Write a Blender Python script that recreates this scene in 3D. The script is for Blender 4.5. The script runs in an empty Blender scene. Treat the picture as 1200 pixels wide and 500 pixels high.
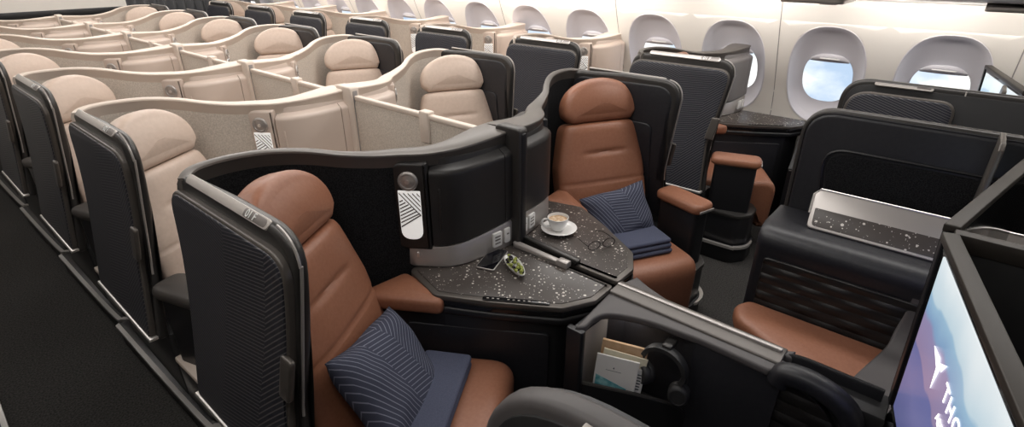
import bpy, bmesh, math, random
from mathutils import Vector, Matrix
random.seed(7)
sc = bpy.context.scene
C = sc.collection
R = math.radians
# ------------------------------------------------------------------ camera, light, world
AL = R(49.9); PH = math.atan(303/620)
fw = Vector((math.sin(AL)*math.cos(PH), math.cos(AL)*math.cos(PH), -math.sin(PH)))
rt = Vector((math.cos(AL), -math.sin(AL), 0)); up = rt.cross(fw)
cam_d = bpy.data.cameras.new('camera'); cam = bpy.data.objects.new('camera', cam_d); C.objects.link(cam)
cam.matrix_world = Matrix((( rt.x, up.x, -fw.x, 0), (rt.y, up.y, -fw.y, 0), (rt.z, up.z, -fw.z, 1.75), (0, 0, 0, 1)))
cam_d.sensor_width = 36; cam_d.lens = 36*620/1200; cam_d.clip_start = .02
sc.camera = cam
sc.view_settings.view_transform = 'Standard'; sc.view_settings.look = 'None'
sc.view_settings.gamma = 1; sc.view_settings.use_curve_mapping = False
sc.view_settings.exposure = 0.2

def area(name, loc, rot, sx, sy, power, col=(1, 1, 1), spread=180):
    d = bpy.data.lights.new(name, 'AREA'); d.shape = 'RECTANGLE'; d.size = sx; d.size_y = sy
    d.energy = power; d.color = col; d.spread = R(spread)
    o = bpy.data.objects.new(name, d); C.objects.link(o); o.location = loc; o.rotation_euler = rot
    return o
area('ceiling_light_bar', (2.8, 3.4, 2.28), (0, 0, 0), .35, 9.5, 70, (1, .97, .94))
area('ceiling_light_bar', (1.45, 4.2, 2.28), (0, 0, 0), .5, 7.5, 50, (1, .97, .93))
area('ceiling_light_bar', (.1, 3.8, 2.28), (0, 0, 0), .3, 8.5, 28, (1, .97, .94))
area('sidewall_light', (3.72, 3.3, 1.515), (0, R(-42), 0), .05, 9.6, 42, (1, .95, .89))

def world():
    w = bpy.data.worlds.new('sky'); sc.world = w; w.use_nodes = True
    nt = w.node_tree; nt.nodes.clear(); N = nt.nodes.new; L = nt.links.new
    out = N('ShaderNodeOutputWorld'); bg = N('ShaderNodeBackground'); L(bg.outputs[0], out.inputs[0])
    tc = N('ShaderNodeTexCoord'); mp = N('ShaderNodeMapping'); mp.inputs['Scale'].default_value = (7, 7, 12)
    mp.inputs['Location'].default_value = (.35, .2, .55)
    L(tc.outputs['Generated'], mp.inputs[0])
    nz = N('ShaderNodeTexNoise'); nz.inputs['Scale'].default_value = 1.15; nz.inputs['Detail'].default_value = 7
    nz.inputs['Roughness'].default_value = .52; L(mp.outputs[0], nz.inputs[0])
    cr = N('ShaderNodeValToRGB'); e = cr.color_ramp.elements
    e[0].position = .38; e[0].color = (.45, .58, .75, 1); e[1].position = .56; e[1].color = (1, .99, .97, 1)
    m = cr.color_ramp.elements.new(.5); m.color = (.70, .78, .87, 1)
    L(nz.outputs[0], cr.inputs[0]); L(cr.outputs[0], bg.inputs[0]); bg.inputs[1].default_value = 1.1
world()
# ------------------------------------------------------------------ materials
def mat(name, col, rough=.5, metal=0, spec=.5, emit=None, es=0, coat=0, alpha=1):
    m = bpy.data.materials.new(name); m.use_nodes = True
    b = m.node_tree.nodes['Principled BSDF']
    b.inputs['Base Color'].default_value = (*col, 1); b.inputs['Roughness'].default_value = rough
    b.inputs['Metallic'].default_value = metal; b.inputs['Specular IOR Level'].default_value = spec
    b.inputs['Coat Weight'].default_value = coat
    if emit: b.inputs['Emission Color'].default_value = (*emit, 1); b.inputs['Emission Strength'].default_value = es
    return m
def nodes(m):
    nt = m.node_tree; return nt, nt.nodes.new, nt.links.new, nt.nodes['Principled BSDF']
def noise_mat(name, c1, c2, scale, rough=.6, bump=.0, detail=3, lo=.35, hi=.65, spec=.5, bscale=None):
    m = mat(name, c1, rough, spec=spec); nt, N, L, b = nodes(m)
    tc = N('ShaderNodeTexCoord'); nz = N('ShaderNodeTexNoise'); nz.inputs['Scale'].default_value = scale; nz.inputs['Detail'].default_value = detail
    L(tc.outputs['Object'], nz.inputs[0]); cr = N('ShaderNodeValToRGB'); e = cr.color_ramp.elements
    e[0].position = lo; e[0].color = (*c1, 1); e[1].position = hi; e[1].color = (*c2, 1)
    L(nz.outputs[0], cr.inputs[0]); L(cr.outputs[0], b.inputs['Base Color'])
    if bump:
        n2 = nz
        if bscale: n2 = N('ShaderNodeTexNoise'); n2.inputs['Scale'].default_value = bscale; L(tc.outputs['Object'], n2.inputs[0])
        bp = N('ShaderNodeBump'); bp.inputs['Strength'].default_value = bump; bp.inputs['Distance'].default_value = .004
        L(n2.outputs[0], bp.inputs['Height']); L(bp.outputs[0], b.inputs['Normal'])
    return m
def math_node(nt, op, a, b=None):
    n = nt.nodes.new('ShaderNodeMath'); n.operation = op
    for i, v in enumerate((a, b)):
        if v is None: continue
        if isinstance(v, (int, float)): n.inputs[i].default_value = v
        else: nt.links.new(v, n.inputs[i])
    return n.outputs[0]
def stripe_mat(name, base, line, ax, bands, width=.2, rough=.5, spec=.5, sheen=0, bump=0):
    """fine stripes in sectors; ax = two axis names of the surface, bands = [(upper limit along axis 0, angle, freq)]"""
    m = mat(name, base, rough, spec=spec); nt, N, L, b = nodes(m)
    tc = N('ShaderNodeTexCoord'); sp = N('ShaderNodeSeparateXYZ'); L(tc.outputs['Object'], sp.inputs[0])
    u, v = sp.outputs[ax[0]], sp.outputs[ax[1]]
    acc = None
    for lim, ang, fr in reversed(bands):
        c = math_node(nt, 'ADD', math_node(nt, 'MULTIPLY', u, math.cos(R(ang))*fr), math_node(nt, 'MULTIPLY', v, math.sin(R(ang))*fr))
        curve = math_node(nt, 'MULTIPLY', math_node(nt, 'MULTIPLY', v, v), fr*.25)
        f = math_node(nt, 'FRACT', math_node(nt, 'ADD', math_node(nt, 'ADD', c, curve), 50))
        s = math_node(nt, 'LESS_THAN', f, width)
        if acc is None: acc = s
        else:
            k = math_node(nt, 'LESS_THAN', math_node(nt, 'ADD', u, math_node(nt, 'MULTIPLY', v, .25)), lim)
            mx = N('ShaderNodeMix'); L(k, mx.inputs[0]); L(acc, mx.inputs[2]); L(s, mx.inputs[3]); acc = mx.outputs[0]
    mc = N('ShaderNodeMix'); mc.data_type = 'RGBA'; L(acc, mc.inputs[0])
    mc.inputs[6].default_value = (*base, 1); mc.inputs[7].default_value = (*line, 1); L(mc.outputs[2], b.inputs['Base Color'])
    if bump:
        bp = N('ShaderNodeBump'); bp.inputs['Strength'].default_value = bump; bp.inputs['Distance'].default_value = .002
        L(acc, bp.inputs['Height']); L(bp.outputs[0], b.inputs['Normal'])
    return m

M = {}
M['brown'] = noise_mat('brown_leather', (.285, .118, .066), (.315, .135, .078), 90, .42, .10, bscale=420)
M['beige_leather'] = noise_mat('beige_leather', (.58, .455, .375), (.62, .49, .41), 60, .45, .08, bscale=420)
M['black_plastic'] = mat('black_plastic', (.012, .012, .014), .36)
M['cabinet_black'] = mat('charcoal_satin_plastic', (.021, .0195, .019), .38)
M['window_grey'] = mat('mid_grey_satin_plastic', (.17, .16, .16), .38)
M['headphone'] = mat('soft_black_plastic', (.030, .030, .031), .5)
M['black_gloss'] = mat('gloss_black', (.008, .008, .009), .12)
M['black_leather'] = noise_mat('black_leather', (.014, .0145, .018), (.019, .019, .023), 70, .40, .07, bscale=380)
M['dark_metal'] = mat('dark_bronze_metal', (.055, .052, .05), .33, .5)
M['bronze'] = mat('bronze_grey_paint', (.11, .098, .088), .36, .4)
M['cap_grey'] = mat('warm_grey_paint', (.13, .118, .108), .36, .3)
M['console_grey'] = mat('dark_warm_grey_paint', (.090, .083, .083), .5)
M['arm_dark'] = mat('dark_brown_grey_pad', (.05, .044, .04), .5)
M['silver'] = mat('brushed_silver', (.46, .43, .41), .34, .55)
M['brown_bar'] = mat('dark_brown_metal', (.040, .034, .029), .45, .3)
M['bright_silver'] = mat('bright_silver_trim', (.72, .69, .66), .28, .7)
M['label_plate'] = mat('pale_metal_plate', (.50, .465, .435), .35, .4)
M['label_ink'] = mat('white_ink', (.9, .9, .88), .5)
M['label_dark'] = mat('grey_metal_badge', (.22, .2, .19), .35, .6)
M['carpet_wall'] = noise_mat('black_carpet_fabric', (.006, .006, .007), (.022, .022, .023), 240, .95, .5, detail=2, spec=.1)
M['beige_fabric'] = noise_mat('beige_woven_fabric', (.50, .44, .38), (.64, .57, .50), 170, .9, .25, detail=2, spec=.15)
M['beige_plastic'] = mat('beige_plastic', (.63, .52, .45), .4)
M['beige_cap'] = mat('pale_beige_rim', (.70, .60, .52), .45)
M['floor'] = noise_mat('charcoal_carpet', (.024, .023, .022), (.058, .055, .052), 130, .95, .45, detail=4, spec=.08)
M['white_wall'] = mat('cream_wall_panel', (.78, .74, .69), .62, spec=.3)
M['reveal'] = mat('lavender_white_reveal', (.66, .64, .68), .45)
M['white'] = mat('white_plastic', (.8, .79, .77), .35)
M['ceiling'] = mat('cream_ceiling', (.75, .72, .68), .55)
M['seam'] = mat('grey_seam', (.30, .28, .27), .6)
M['curtain'] = mat('grey_curtain', (.10, .10, .105), .9)
M['porcelain'] = mat('white_porcelain', (.85, .84, .82), .15, coat=.4)
M['coffee'] = noise_mat('coffee_foam', (.42, .22, .09), (.75, .60, .42), 60, .5, detail=2)
M['olive'] = noise_mat('green_olive', (.20, .24, .03), (.34, .36, .08), 40, .3)
M['dark_olive'] = mat('black_olive', (.02, .012, .016), .25)
M['screen_black'] = mat('phone_glass', (.006, .006, .008), .06)
M['rubber'] = mat('matt_black_plastic', (.018, .018, .019), .55)
M['navy_blanket'] = noise_mat('navy_blanket', (.072, .080, .122), (.088, .097, .143), 300, .9, .3, spec=.15)
M['paper'] = mat('white_paper', (.85, .84, .81), .6)
M['kraft'] = noise_mat('kraft_paper', (.56, .36, .20), (.66, .45, .28), 30, .7)
M['cream_paper'] = mat('cream_paper', (.82, .76, .58), .7)
M['ink'] = mat('dark_ink', (.08, .09, .1), .6)
M['sea'] = noise_mat('sea_photo_print', (.03, .30, .36), (.35, .66, .68), 45, .45, detail=5)
M['glass'] = mat('window_glass', (1, 1, 1), .0)
nt, N, L, b = nodes(M['glass']); b.inputs['Transmission Weight'].default_value = 1; b.inputs['IOR'].default_value = 1.03
M['lens'] = mat('spectacle_lens', (1, 1, 1), .02); nt, N, L, b = nodes(M['lens']); b.inputs['Transmission Weight'].default_value = 1; b.inputs['IOR'].default_value = 1.05
M['lamp_glow'] = mat('lamp_diffuser', (.9, .88, .85), .4, emit=(1, .97, .93), es=.42)
M['lamp_dark'] = mat('lamp_rib', (.16, .15, .15), .4)
M['cove_lamp'] = mat('cove_lamp', (.9, .9, .9), .5, emit=(1, .93, .84), es=14.0)
# terrazzo
m = M['terrazzo'] = mat('speckled_terrazzo', (.05, .045, .043), .33); nt, N, L, b = nodes(m)
tc = N('ShaderNodeTexCoord'); acc = None
for scl, th, br in ((62, .20, 1), (115, .17, .8), (30, .12, 1)):
    vo = N('ShaderNodeTexVoronoi'); vo.inputs['Scale'].default_value = scl; L(tc.outputs['Object'], vo.inputs[0])
    sp = N('ShaderNodeSeparateColor'); L(vo.outputs['Color'], sp.inputs[0])
    rad = math_node(nt, 'MULTIPLY', sp.outputs[0], th*1.5)
    on = math_node(nt, 'MULTIPLY', math_node(nt, 'LESS_THAN', vo.outputs['Distance'], rad), math_node(nt, 'MULTIPLY', math_node(nt, 'GREATER_THAN', sp.outputs[1], .32), br))
    acc = on if acc is None else math_node(nt, 'MAXIMUM', acc, on)
mx = N('ShaderNodeMix'); mx.data_type = 'RGBA'; L(acc, mx.inputs[0]); mx.inputs[6].default_value = (.062, .052, .047, 1); mx.inputs[7].default_value = (.66, .62, .57, 1)
L(mx.outputs[2], b.inputs['Base Color'])
# quilted leather: zig-zag ridges
m = M['quilt'] = mat('quilted_black_leather', (.016, .0145, .014), .36); nt, N, L, b = nodes(m)
tc = N('ShaderNodeTexCoord'); sp = N('ShaderNodeSeparateXYZ'); L(tc.outputs['Object'], sp.inputs[0])
row = math_node(nt, 'MULTIPLY', sp.outputs['Z'], 24)
par = math_node(nt, 'MULTIPLY', math_node(nt, 'FLOOR', row), 3.1416)
hz = math_node(nt, 'SINE', math_node(nt, 'ADD', math_node(nt, 'MULTIPLY', sp.outputs['Y'], 38), par))
rr = math_node(nt, 'PINGPONG', row, .5)
wv = math_node(nt, 'MULTIPLY', math_node(nt, 'SINE', math_node(nt, 'MULTIPLY', rr, 3.1416)), math_node(nt, 'ADD', math_node(nt, 'MULTIPLY', hz, .4), .6))
bp = N('ShaderNodeBump'); bp.inputs['Strength'].default_value = .6; bp.inputs['Distance'].default_value = .012
L(wv, bp.inputs['Height']); L(bp.outputs[0], b.inputs['Normal'])
M['shell_lines'] = stripe_mat('line_textured_black_panel', (.016, .0175, .027), (.125, .12, .122), ('Y', 'Z'), [(.02, 35, 62), (.23, 72, 62), (9, 118, 62)], .24, .42)
M['pillow'] = stripe_mat('navy_cotton_with_pale_lines', (.052, .057, .086), (.20, .21, .27), ('X', 'Y'), [(-.04, 28, 72), (.06, 80, 72), (9, 130, 72)], .17, .85, .2)
M['plain_navy'] = noise_mat('navy_cotton', (.038, .044, .078), (.05, .057, .095), 200, .85, .2, spec=.2)
# screen picture
m = M['screen'] = mat('lit_screen', (0, 0, 0), .25); nt, N, L, b = nodes(m)
tc = N('ShaderNodeTexCoord'); sp = N('ShaderNodeSeparateXYZ'); L(tc.outputs['Object'], sp.inputs[0])
nz = N('ShaderNodeTexNoise'); nz.inputs['Scale'].default_value = 5; L(tc.outputs['Object'], nz.inputs[0])
h = math_node(nt, 'ADD', sp.outputs['Z'], math_node(nt, 'MULTIPLY', math_node(nt, 'SUBTRACT', nz.outputs[0], .5), .14))
cr = N('ShaderNodeValToRGB'); e = cr.color_ramp.elements
cr.color_ramp.interpolation = 'LINEAR'
stops = [(.0, (.10, .11, .26)), (.30, (.17, .17, .36)), (.46, (.15, .16, .36)), (.47, (.30, .23, .38)), (.66, (.30, .26, .44)), (.70, (.24, .38, .58)), (.80, (.34, .52, .68)), (.82, (.56, .70, .78)), (1, (.84, .90, .92))]
while len(e) < len(stops): e.new(.5)
for i, (p, c) in enumerate(stops): e[i].position = p; e[i].color = (*c, 1)
mr = N('ShaderNodeMapRange'); mr.inputs[1].default_value = .02; mr.inputs[2].default_value = .46; L(h, mr.inputs[0])
L(mr.outputs[0], cr.inputs[0]); L(cr.outputs[0], b.inputs['Emission Color']); b.inputs['Emission Strength'].default_value = .8

DARK = dict(leather='brown', fabric='carpet_wall', body='cabinet_black', cap='cap_grey', trim='bronze', table='terrazzo', tag='brown')
BEIGE = dict(leather='beige_leather', fabric='beige_fabric', body='beige_plastic', cap='beige_cap', trim='beige_cap', table='beige_plastic', tag='beige')
# ------------------------------------------------------------------ mesh helpers
class Side:                                                          # which way round a suite is built
    ox = 0; s = 1; oy = 0
S = Side()
def W(p): return Vector((S.ox + S.s*p[0], p[1] + S.oy, p[2]))
def setside(ox, s, oy=0): S.ox, S.s, S.oy = ox, s, oy
NEU = (0, 1, 0)
class MB:
    def __init__(s): s.bm = bmesh.new()
    def loft(s, rings, closed=True, cap0=True, cap1=True, loop=False):
        vs = [[s.bm.verts.new(W(p)) for p in r] for r in rings]
        n = len(vs[0]); seq = list(zip(vs, vs[1:]))
        if loop: seq.append((vs[-1], vs[0]))
        for a, b in seq:
            for i in range(n if closed else n-1):
                j = (i+1) % n
                try: s.bm.faces.new((a[i], a[j], b[j], b[i]))
                except ValueError: pass
        if not loop:
            if cap0 and closed: s.bm.faces.new(vs[0][::-1])
            if cap1 and closed: s.bm.faces.new(vs[-1])
        return s
    def plate(s, outline, fr, n0, n1, bev=.004, seg=3, dome=0, warp=None, back=True):
        """outline (u,v) extruded from n0 to n1 along the frame's N, edges rounded by bev (front; back too)"""
        rings = []
        def ring(inset, n):
            o = offset(outline, inset); return [(u, v, n) for u, v in o]
        bb = bev if back else 0
        if bb:
            for k in range(seg+1):
                a = k/seg*math.pi/2; rings.append(ring(bb*(1-math.sin(a)), n0 + bb*(1-math.cos(a))))
        else: rings.append(ring(0, n0))
        for k in range(seg+1):
            a = k/seg*math.pi/2; rings.append(ring(bev*(1-math.cos(a)), n1 - bev*(1-math.sin(a))))
        if dome:
            last = rings[-1]; cx = sum(p[0] for p in last)/len(last); cy = sum(p[1] for p in last)/len(last)
            for q in (.92, .8, .65, .48, .3, .14):
                rings.append([(cx+(u-cx)*q, cy+(v-cy)*q, n + dome*(1-q*q)) for u, v, n in last])
        if warp is None: return s.loft([[fr(*p) for p in r] for r in rings])
        t_ = bmesh.new()                                             # cut in level slices first, then bend
        vs = [[t_.verts.new(fr(*p)) for p in r] for r in rings]; n = len(vs[0])
        for a, b in zip(vs, vs[1:]):
            for i in range(n): t_.faces.new((a[i], a[(i+1) % n], b[(i+1) % n], b[i]))
        t_.faces.new(vs[0][::-1]); t_.faces.new(vs[-1])
        bmesh.ops.triangulate(t_, faces=[f_ for f_ in t_.faces if len(f_.verts) > 4])
        for k in range(12):
            bmesh.ops.bisect_plane(t_, geom=t_.verts[:]+t_.edges[:]+t_.faces[:], plane_co=(0, 0, .45+.06*k), plane_no=(0, 0, 1))
        t_.verts.index_update(); m_ = {v: s.bm.verts.new(W(warp(v.co))) for v in t_.verts}
        for f_ in t_.faces:
            try: s.bm.faces.new([m_[v] for v in f_.verts])
            except ValueError: pass
        t_.free(); return s
    def box(s, x0, x1, y0, y1, z0, z1, bev=.004, seg=2):
        return s.plate([(x0, y0), (x1, y0), (x1, y1), (x0, y1)], XY, z0, z1, min(bev, (z1-z0)*.45), seg)
    def prism(s, poly, z0, z1, bev=.004, seg=2, back=True): return s.plate(poly, XY, z0, z1, bev, seg, back=back)
    def tube(s, pts, r, n=8, loop=False):
        pts = [Vector(p) for p in pts]; rings = []; m = len(pts); prev = None
        for i, p in enumerate(pts):
            if loop: t = (pts[(i+1) % m]-pts[i-1])
            else: t = pts[min(i+1, m-1)]-pts[max(i-1, 0)]
            t.normalize()
            if prev is None:
                a = Vector((0, 0, 1)) if abs(t.z) < .9 else Vector((1, 0, 0)); x = t.cross(a).normalized()
            else: x = (prev - t*prev.dot(t)).normalized()
            prev = x; y = t.cross(x); rr = r[i] if isinstance(r, (list, tuple)) else r
            rings.append([p + x*rr*math.cos(2*math.pi*k/n) + y*rr*math.sin(2*math.pi*k/n) for k in range(n)])
        return s.loft(rings, loop=loop)
    def lathe(s, prof, fr, n=24):
        return s.loft([[fr(r*math.cos(2*math.pi*k/n), r*math.sin(2*math.pi*k/n), h) for k in range(n)] for r, h in prof])
    def build(s, name, m, parent=None, smooth=32):
        bmesh.ops.remove_doubles(s.bm, verts=s.bm.verts, dist=1e-6)
        bmesh.ops.recalc_face_normals(s.bm, faces=s.bm.faces)
        base = Vector((0, 0, 0)) if parent is None else wloc(parent)
        if parent is not None: bmesh.ops.translate(s.bm, verts=s.bm.verts, vec=-base)
        me = bpy.data.meshes.new(name); s.bm.to_mesh(me); s.bm.free()
        me.materials.append(M[m] if isinstance(m, str) else m)
        for p in me.polygons: p.use_smooth = True
        me.set_sharp_from_angle(angle=R(smooth))
        o = bpy.data.objects.new(name, me); C.objects.link(o)
        if parent is not None: o.parent = parent
        return o
def wloc(o):
    v = Vector(o.location)
    while o.parent: o = o.parent; v += Vector(o.location)
    return v
def recenter(o):                                                     # put a one-mesh thing's origin at its base
    me = o.data; xs = [v.co for v in me.vertices]
    c = Vector((sum(v.x for v in xs)/len(xs), sum(v.y for v in xs)/len(xs), min(v.z for v in xs)))
    me.transform(Matrix.Translation(-c)); o.location = c; return o
def offset(o, d):
    if abs(d) < 1e-9: return list(o)
    n = len(o); area2 = sum(o[i][0]*o[(i+1) % n][1]-o[(i+1) % n][0]*o[i][1] for i in range(n)); sg = 1 if area2 > 0 else -1
    r = []
    for i in range(n):
        p0, p1, p2 = o[i-1], o[i], o[(i+1) % n]
        e1 = Vector((p1[0]-p0[0], p1[1]-p0[1])); e2 = Vector((p2[0]-p1[0], p2[1]-p1[1]))
        if e1.length < 1e-9 or e2.length < 1e-9: r.append(p1); continue
        e1.normalize(); e2.normalize()
        n1 = Vector((-e1.y, e1.x))*sg; n2 = Vector((-e2.y, e2.x))*sg
        b = n1+n2; k = 1 + n1.dot(n2)
        b = b/max(k, .35); r.append((p1[0]+b.x*d, p1[1]+b.y*d))
    return r
def rnd(corners, r, seg=6):
    """polygon with rounded corners; r one radius or one per corner"""
    n = len(corners); out = []
    for i in range(n):
        rr = r[i] if isinstance(r, (list, tuple)) else r
        p = Vector(corners[i]); a = Vector(corners[i-1])-p; b = Vector(corners[(i+1) % n])-p
        la, lb = a.length, b.length; a.normalize(); b.normalize()
        if rr <= 0: out.append(tuple(p)); continue
        ang = math.acos(max(-1, min(1, a.dot(b)))); t = min(rr/math.tan(ang/2), la*.49, lb*.49)
        q0, q1 = p+a*t, p+b*t
        for k in range(seg+1):
            f = k/seg; out.append(tuple(q0*(1-f)**2 + p*2*f*(1-f) + q1*f*f))
    return out
def rect(u0, u1, v0, v1, r=.0, seg=5):
    c = [(u0, v0), (u1, v0), (u1, v1), (u0, v1)]
    return rnd(c, r, seg) if r else c
def XY(u, v, n): return (u, v, n)
def frame(O, U, V, Nn):
    O, U, V, Nn = Vector(O), Vector(U), Vector(V), Vector(Nn)
    return lambda u, v, n: O + U*u + V*v + Nn*n
def spline(pts, per=6):
    pts = [Vector(p) for p in pts]; out = []
    for i in range(len(pts)-1):
        p0, p1, p2, p3 = pts[max(i-1, 0)], pts[i], pts[i+1], pts[min(i+2, len(pts)-1)]
        for k in range(per):
            t = k/per
            out.append(.5*((2*p1)+(p2-p0)*t+(2*p0-5*p1+4*p2-p3)*t*t+(3*p1-p0-3*p2+p3)*t**3))
    out.append(pts[-1]); return out
# ------------------------------------------------------------------ object helpers
def thing(name, loc, label=None, cat=None, group=None):
    o = bpy.data.objects.new(name, None); C.objects.link(o); o.location = W(loc); o.empty_display_size = .1
    tag(o, label, cat, group); return o
def tag(o, label=None, cat=None, group=None):
    if label: o['label'] = label
    if cat: o['category'] = cat
    if group: o['group'] = group
    return o
def struct(name, mb, m, smooth=32):
    o = mb.build(name, m, None, smooth); o['kind'] = 'structure'; return o
def dup(src, delta, label):
    r = src.copy(); C.objects.link(r); r.location = Vector(src.location) + Vector(delta); r['label'] = label
    for ch in src.children:
        c = ch.copy(); C.objects.link(c); c.parent = r
        for g in ch.children:
            d = g.copy(); C.objects.link(d); d.parent = c
    return r
def text(name, body, fr, size, m, parent, extr=.0008, align='LEFT'):
    cu = bpy.data.curves.new(name, 'FONT'); cu.body = body; cu.size = size; cu.extrude = extr; cu.align_x = align; cu.space_character = 1.22 if size > .04 else 1.0
    tmp = bpy.data.objects.new(name, cu); C.objects.link(tmp)
    dg = bpy.context.evaluated_depsgraph_get(); me = bpy.data.meshes.new_from_object(tmp.evaluated_get(dg))
    C.objects.unlink(tmp); bpy.data.objects.remove(tmp)
    base = wloc(parent)
    for v in me.vertices: v.co = W(fr(v.co.x, v.co.y, v.co.z)) - base
    me.materials.clear(); me.materials.append(M[m]); me.name = name
    o = bpy.data.objects.new(name, me); C.objects.link(o); o.parent = parent; return o

# ------------------------------------------------------------------ the cabin shell
setside(*NEU)
XC = 1.45                                                            # centre line of the cabin
struct('floor', MB().box(-1.5, 4.5, -2.2, 9.6, -.06, 0, .001), 'floor')
WPROF = [(4.12, 0.0), (4.22, .2), (4.27, .45), (4.27, .7), (4.235, .85), (4.17, 1.0), (4.105, 1.15), (4.04, 1.30), (3.985, 1.45), (3.95, 1.52)]
def wall_x(z):
    for (x0, z0), (x1, z1) in zip(WPROF, WPROF[1:]):
        if z <= z1:
            t = (z-z0)/(z1-z0); t = max(0, min(1, t)); return x0+(x1-x0)*t
    return WPROF[-1][0]
WY = [.724 + .625*k for k in range(-4, 14)]; HW, HH, ZC = .232, .335, 1.0
def oval(t, hw, hh, e=2.5):
    c, s_ = math.cos(t), math.sin(t)
    return math.copysign(abs(c)**(2/e), c)*hw, math.copysign(abs(s_)**(2/e), s_)*hh
mb = MB()
for yc in WY:
    ca_ = math.atan2(.36, .3125); angs = sorted([2*math.pi*k/48 for k in range(48)] + [ca_, math.pi-ca_, math.pi+ca_, 2*math.pi-ca_]); rings = []
    for q in (0, .1, .3, .6, 1):
        r = []
        for a in angs:
            ou, ov = oval(a, HW, HH)
            k = min(.3125/max(abs(math.cos(a)), 1e-6), .36/max(abs(math.sin(a)), 1e-6)); ru, rv = math.cos(a)*k, math.sin(a)*k
            if ou*ou+ov*ov > ru*ru+rv*rv: ru, rv = max(-.3125, min(.3125, ou)), max(-.36, min(.36, ov))
            z = ZC + ov + (rv-ov)*q; y = yc + ou + (ru-ou)*q
            r.append((wall_x(z), y, z))
        rings.append(r)
    mb.loft(rings, cap0=False, cap1=False)
    for z0, z1 in [(0, .2), (.2, .45), (.45, .64), (1.36, 1.45), (1.45, 1.52)]:
        mb.loft([[(wall_x(z0), yc-.3125, z0), (wall_x(z0), yc+.3125, z0)], [(wall_x(z1), yc-.3125, z1), (wall_x(z1), yc+.3125, z1)]], closed=False)
wr = struct('wall_right', mb, 'white_wall', 60)
sol = wr.modifiers.new('t', 'SOLIDIFY'); sol.thickness = .004; sol.offset = 0
for k, y in enumerate([.724+.625*(j+.5) for j in range(-4, 13, 2)]):
    mb = MB(); mb.tube([(wall_x(z)-.001, y, z) for z in [.5+.05*i for i in range(21)]], .0035, 6); struct('trim_%d' % (k+1), mb, 'seam')
for k, yc in enumerate(WY):                                          # each window: recessed reveal, glass, shade with its pull
    o = MB()
    def wr_ring(hw, hh, zc, dx, e=2.5): return [(wall_x(zc+oval(a, hw, hh, e)[1]) + dx, yc+oval(a, hw, hh, e)[0], zc+oval(a, hw, hh, e)[1]) for a in [2*math.pi*j/48 for j in range(48)]]
    IH = .172; IW = .155; ZP = .975
    rings = [wr_ring(HW+.006, HH+.006, ZC, -.0), wr_ring(HW+.003, HH+.003, ZC, -.006), wr_ring(HW-.004, HH-.004, ZC, -.003)]
    for q in (.12, .3, .5, .7, .88, 1):
        rings.append(wr_ring(HW+(IW-HW)*q, HH+(IH-HH)*q, ZC+(ZP-ZC)*q, .02+.075*math.sin(q*math.pi/2)**.9))
    o.loft(rings, cap0=False, cap1=False)
    win = struct('window_%d' % (k+1), o, 'reveal', 50)
    g = MB(); g.loft([wr_ring(IW+.004, IH+.004, ZP, .094), wr_ring(IW+.004, IH+.004, ZP, .098)]); g.build('window_pane', 'glass', win)
    sh = MB()
    ring0 = [(p[0], p[1], p[2]) for p in wr_ring(IW+.003, IH+.003, ZP, .088) if p[2] >= ZP+IH-.045]
    ring0.sort(key=lambda p: p[1])
    low = [(wall_x(ZP+IH-.045)+.088, p[1], ZP+IH-.046-.006*math.cos((p[1]-yc)/.15*1.3)) for p in ring0]
    sh.loft([ring0, low], closed=False); so = sh.build('window_shade', 'reveal', win); md = so.modifiers.new('t', 'SOLIDIFY'); md.thickness = .004
    h = MB(); zz = ZP+IH-.028; h.plate(rect(-.062, .062, -.009, .009, .008), frame((wall_x(zz)+.087, yc, zz), (0, 1, 0), (.35, 0, .94), (-.94, 0, .35)), -.004, .005, .003)
    h.build('shade_pull', 'white', win)
# left wall, ends, ceiling, bins
struct('wall_left', MB().loft([[(2*XC-x, y, z) for x, z in WPROF] for y in (-2.2, 9.6)], closed=False), 'white_wall')
struct('wall_front', MB().box(-1.5, 4.5, -2.26, -2.2, 0, 2.4, .002), 'white_wall')
struct('wall_rear', MB().box(-1.5, 2.36, 8.4, 8.46, 0, 2.4, .002), 'white_wall')
struct('wall_back', MB().box(-1.5, 4.5, 9.6, 9.66, 0, 2.4, .002), 'white_wall')
struct('trim_rear', MB().box(-1.3, 2.36, 8.37, 8.40, 1.09, 1.165, .004), 'black_plastic')
mb = MB(); n = 60
pts = [(2.37 + 1.15*i/n, 8.43 + .03*math.sin(i*1.05), 0) for i in range(n+1)]
mb.loft([[(x, y, z) for x, y, _ in pts] for z in (.03, 1.2, 2.3)], closed=False)
cu = mb.build('aisle_curtain', 'curtain'); md = cu.modifiers.new('t', 'SOLIDIFY'); md.thickness = .006
tag(recenter(cu), 'dark grey pleated curtain closing the far right aisle', 'curtain')
struct('ceiling', MB().box(-1.5, 4.5, -2.2, 9.6, 2.30, 2.36, .001), 'ceiling')
for nm, sg in (('right', 1), ('left', -1)):
    X = lambda x: XC + sg*(x-XC)
    prof = [(3.97, 1.50), (3.86, 1.515), (3.66, 1.535), (3.40, 1.552), (3.28, 1.575), (3.16, 1.66), (3.10, 1.80), (3.12, 1.95), (3.22, 2.1), (3.3, 2.3), (4.4, 2.3), (4.4, 1.6), (4.0, 1.53)]
    mb = MB(); mb.loft([[(X(x), y, z) for x, z in prof] for y in (-2.2, 9.6)])
    o = mb.build('overhead_bin', 'white'); tag(recenter(o), 'long pale overhead locker running above the %s' % ('cabin windows' if sg > 0 else 'left side of the cabin'), 'overhead bin')
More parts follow.
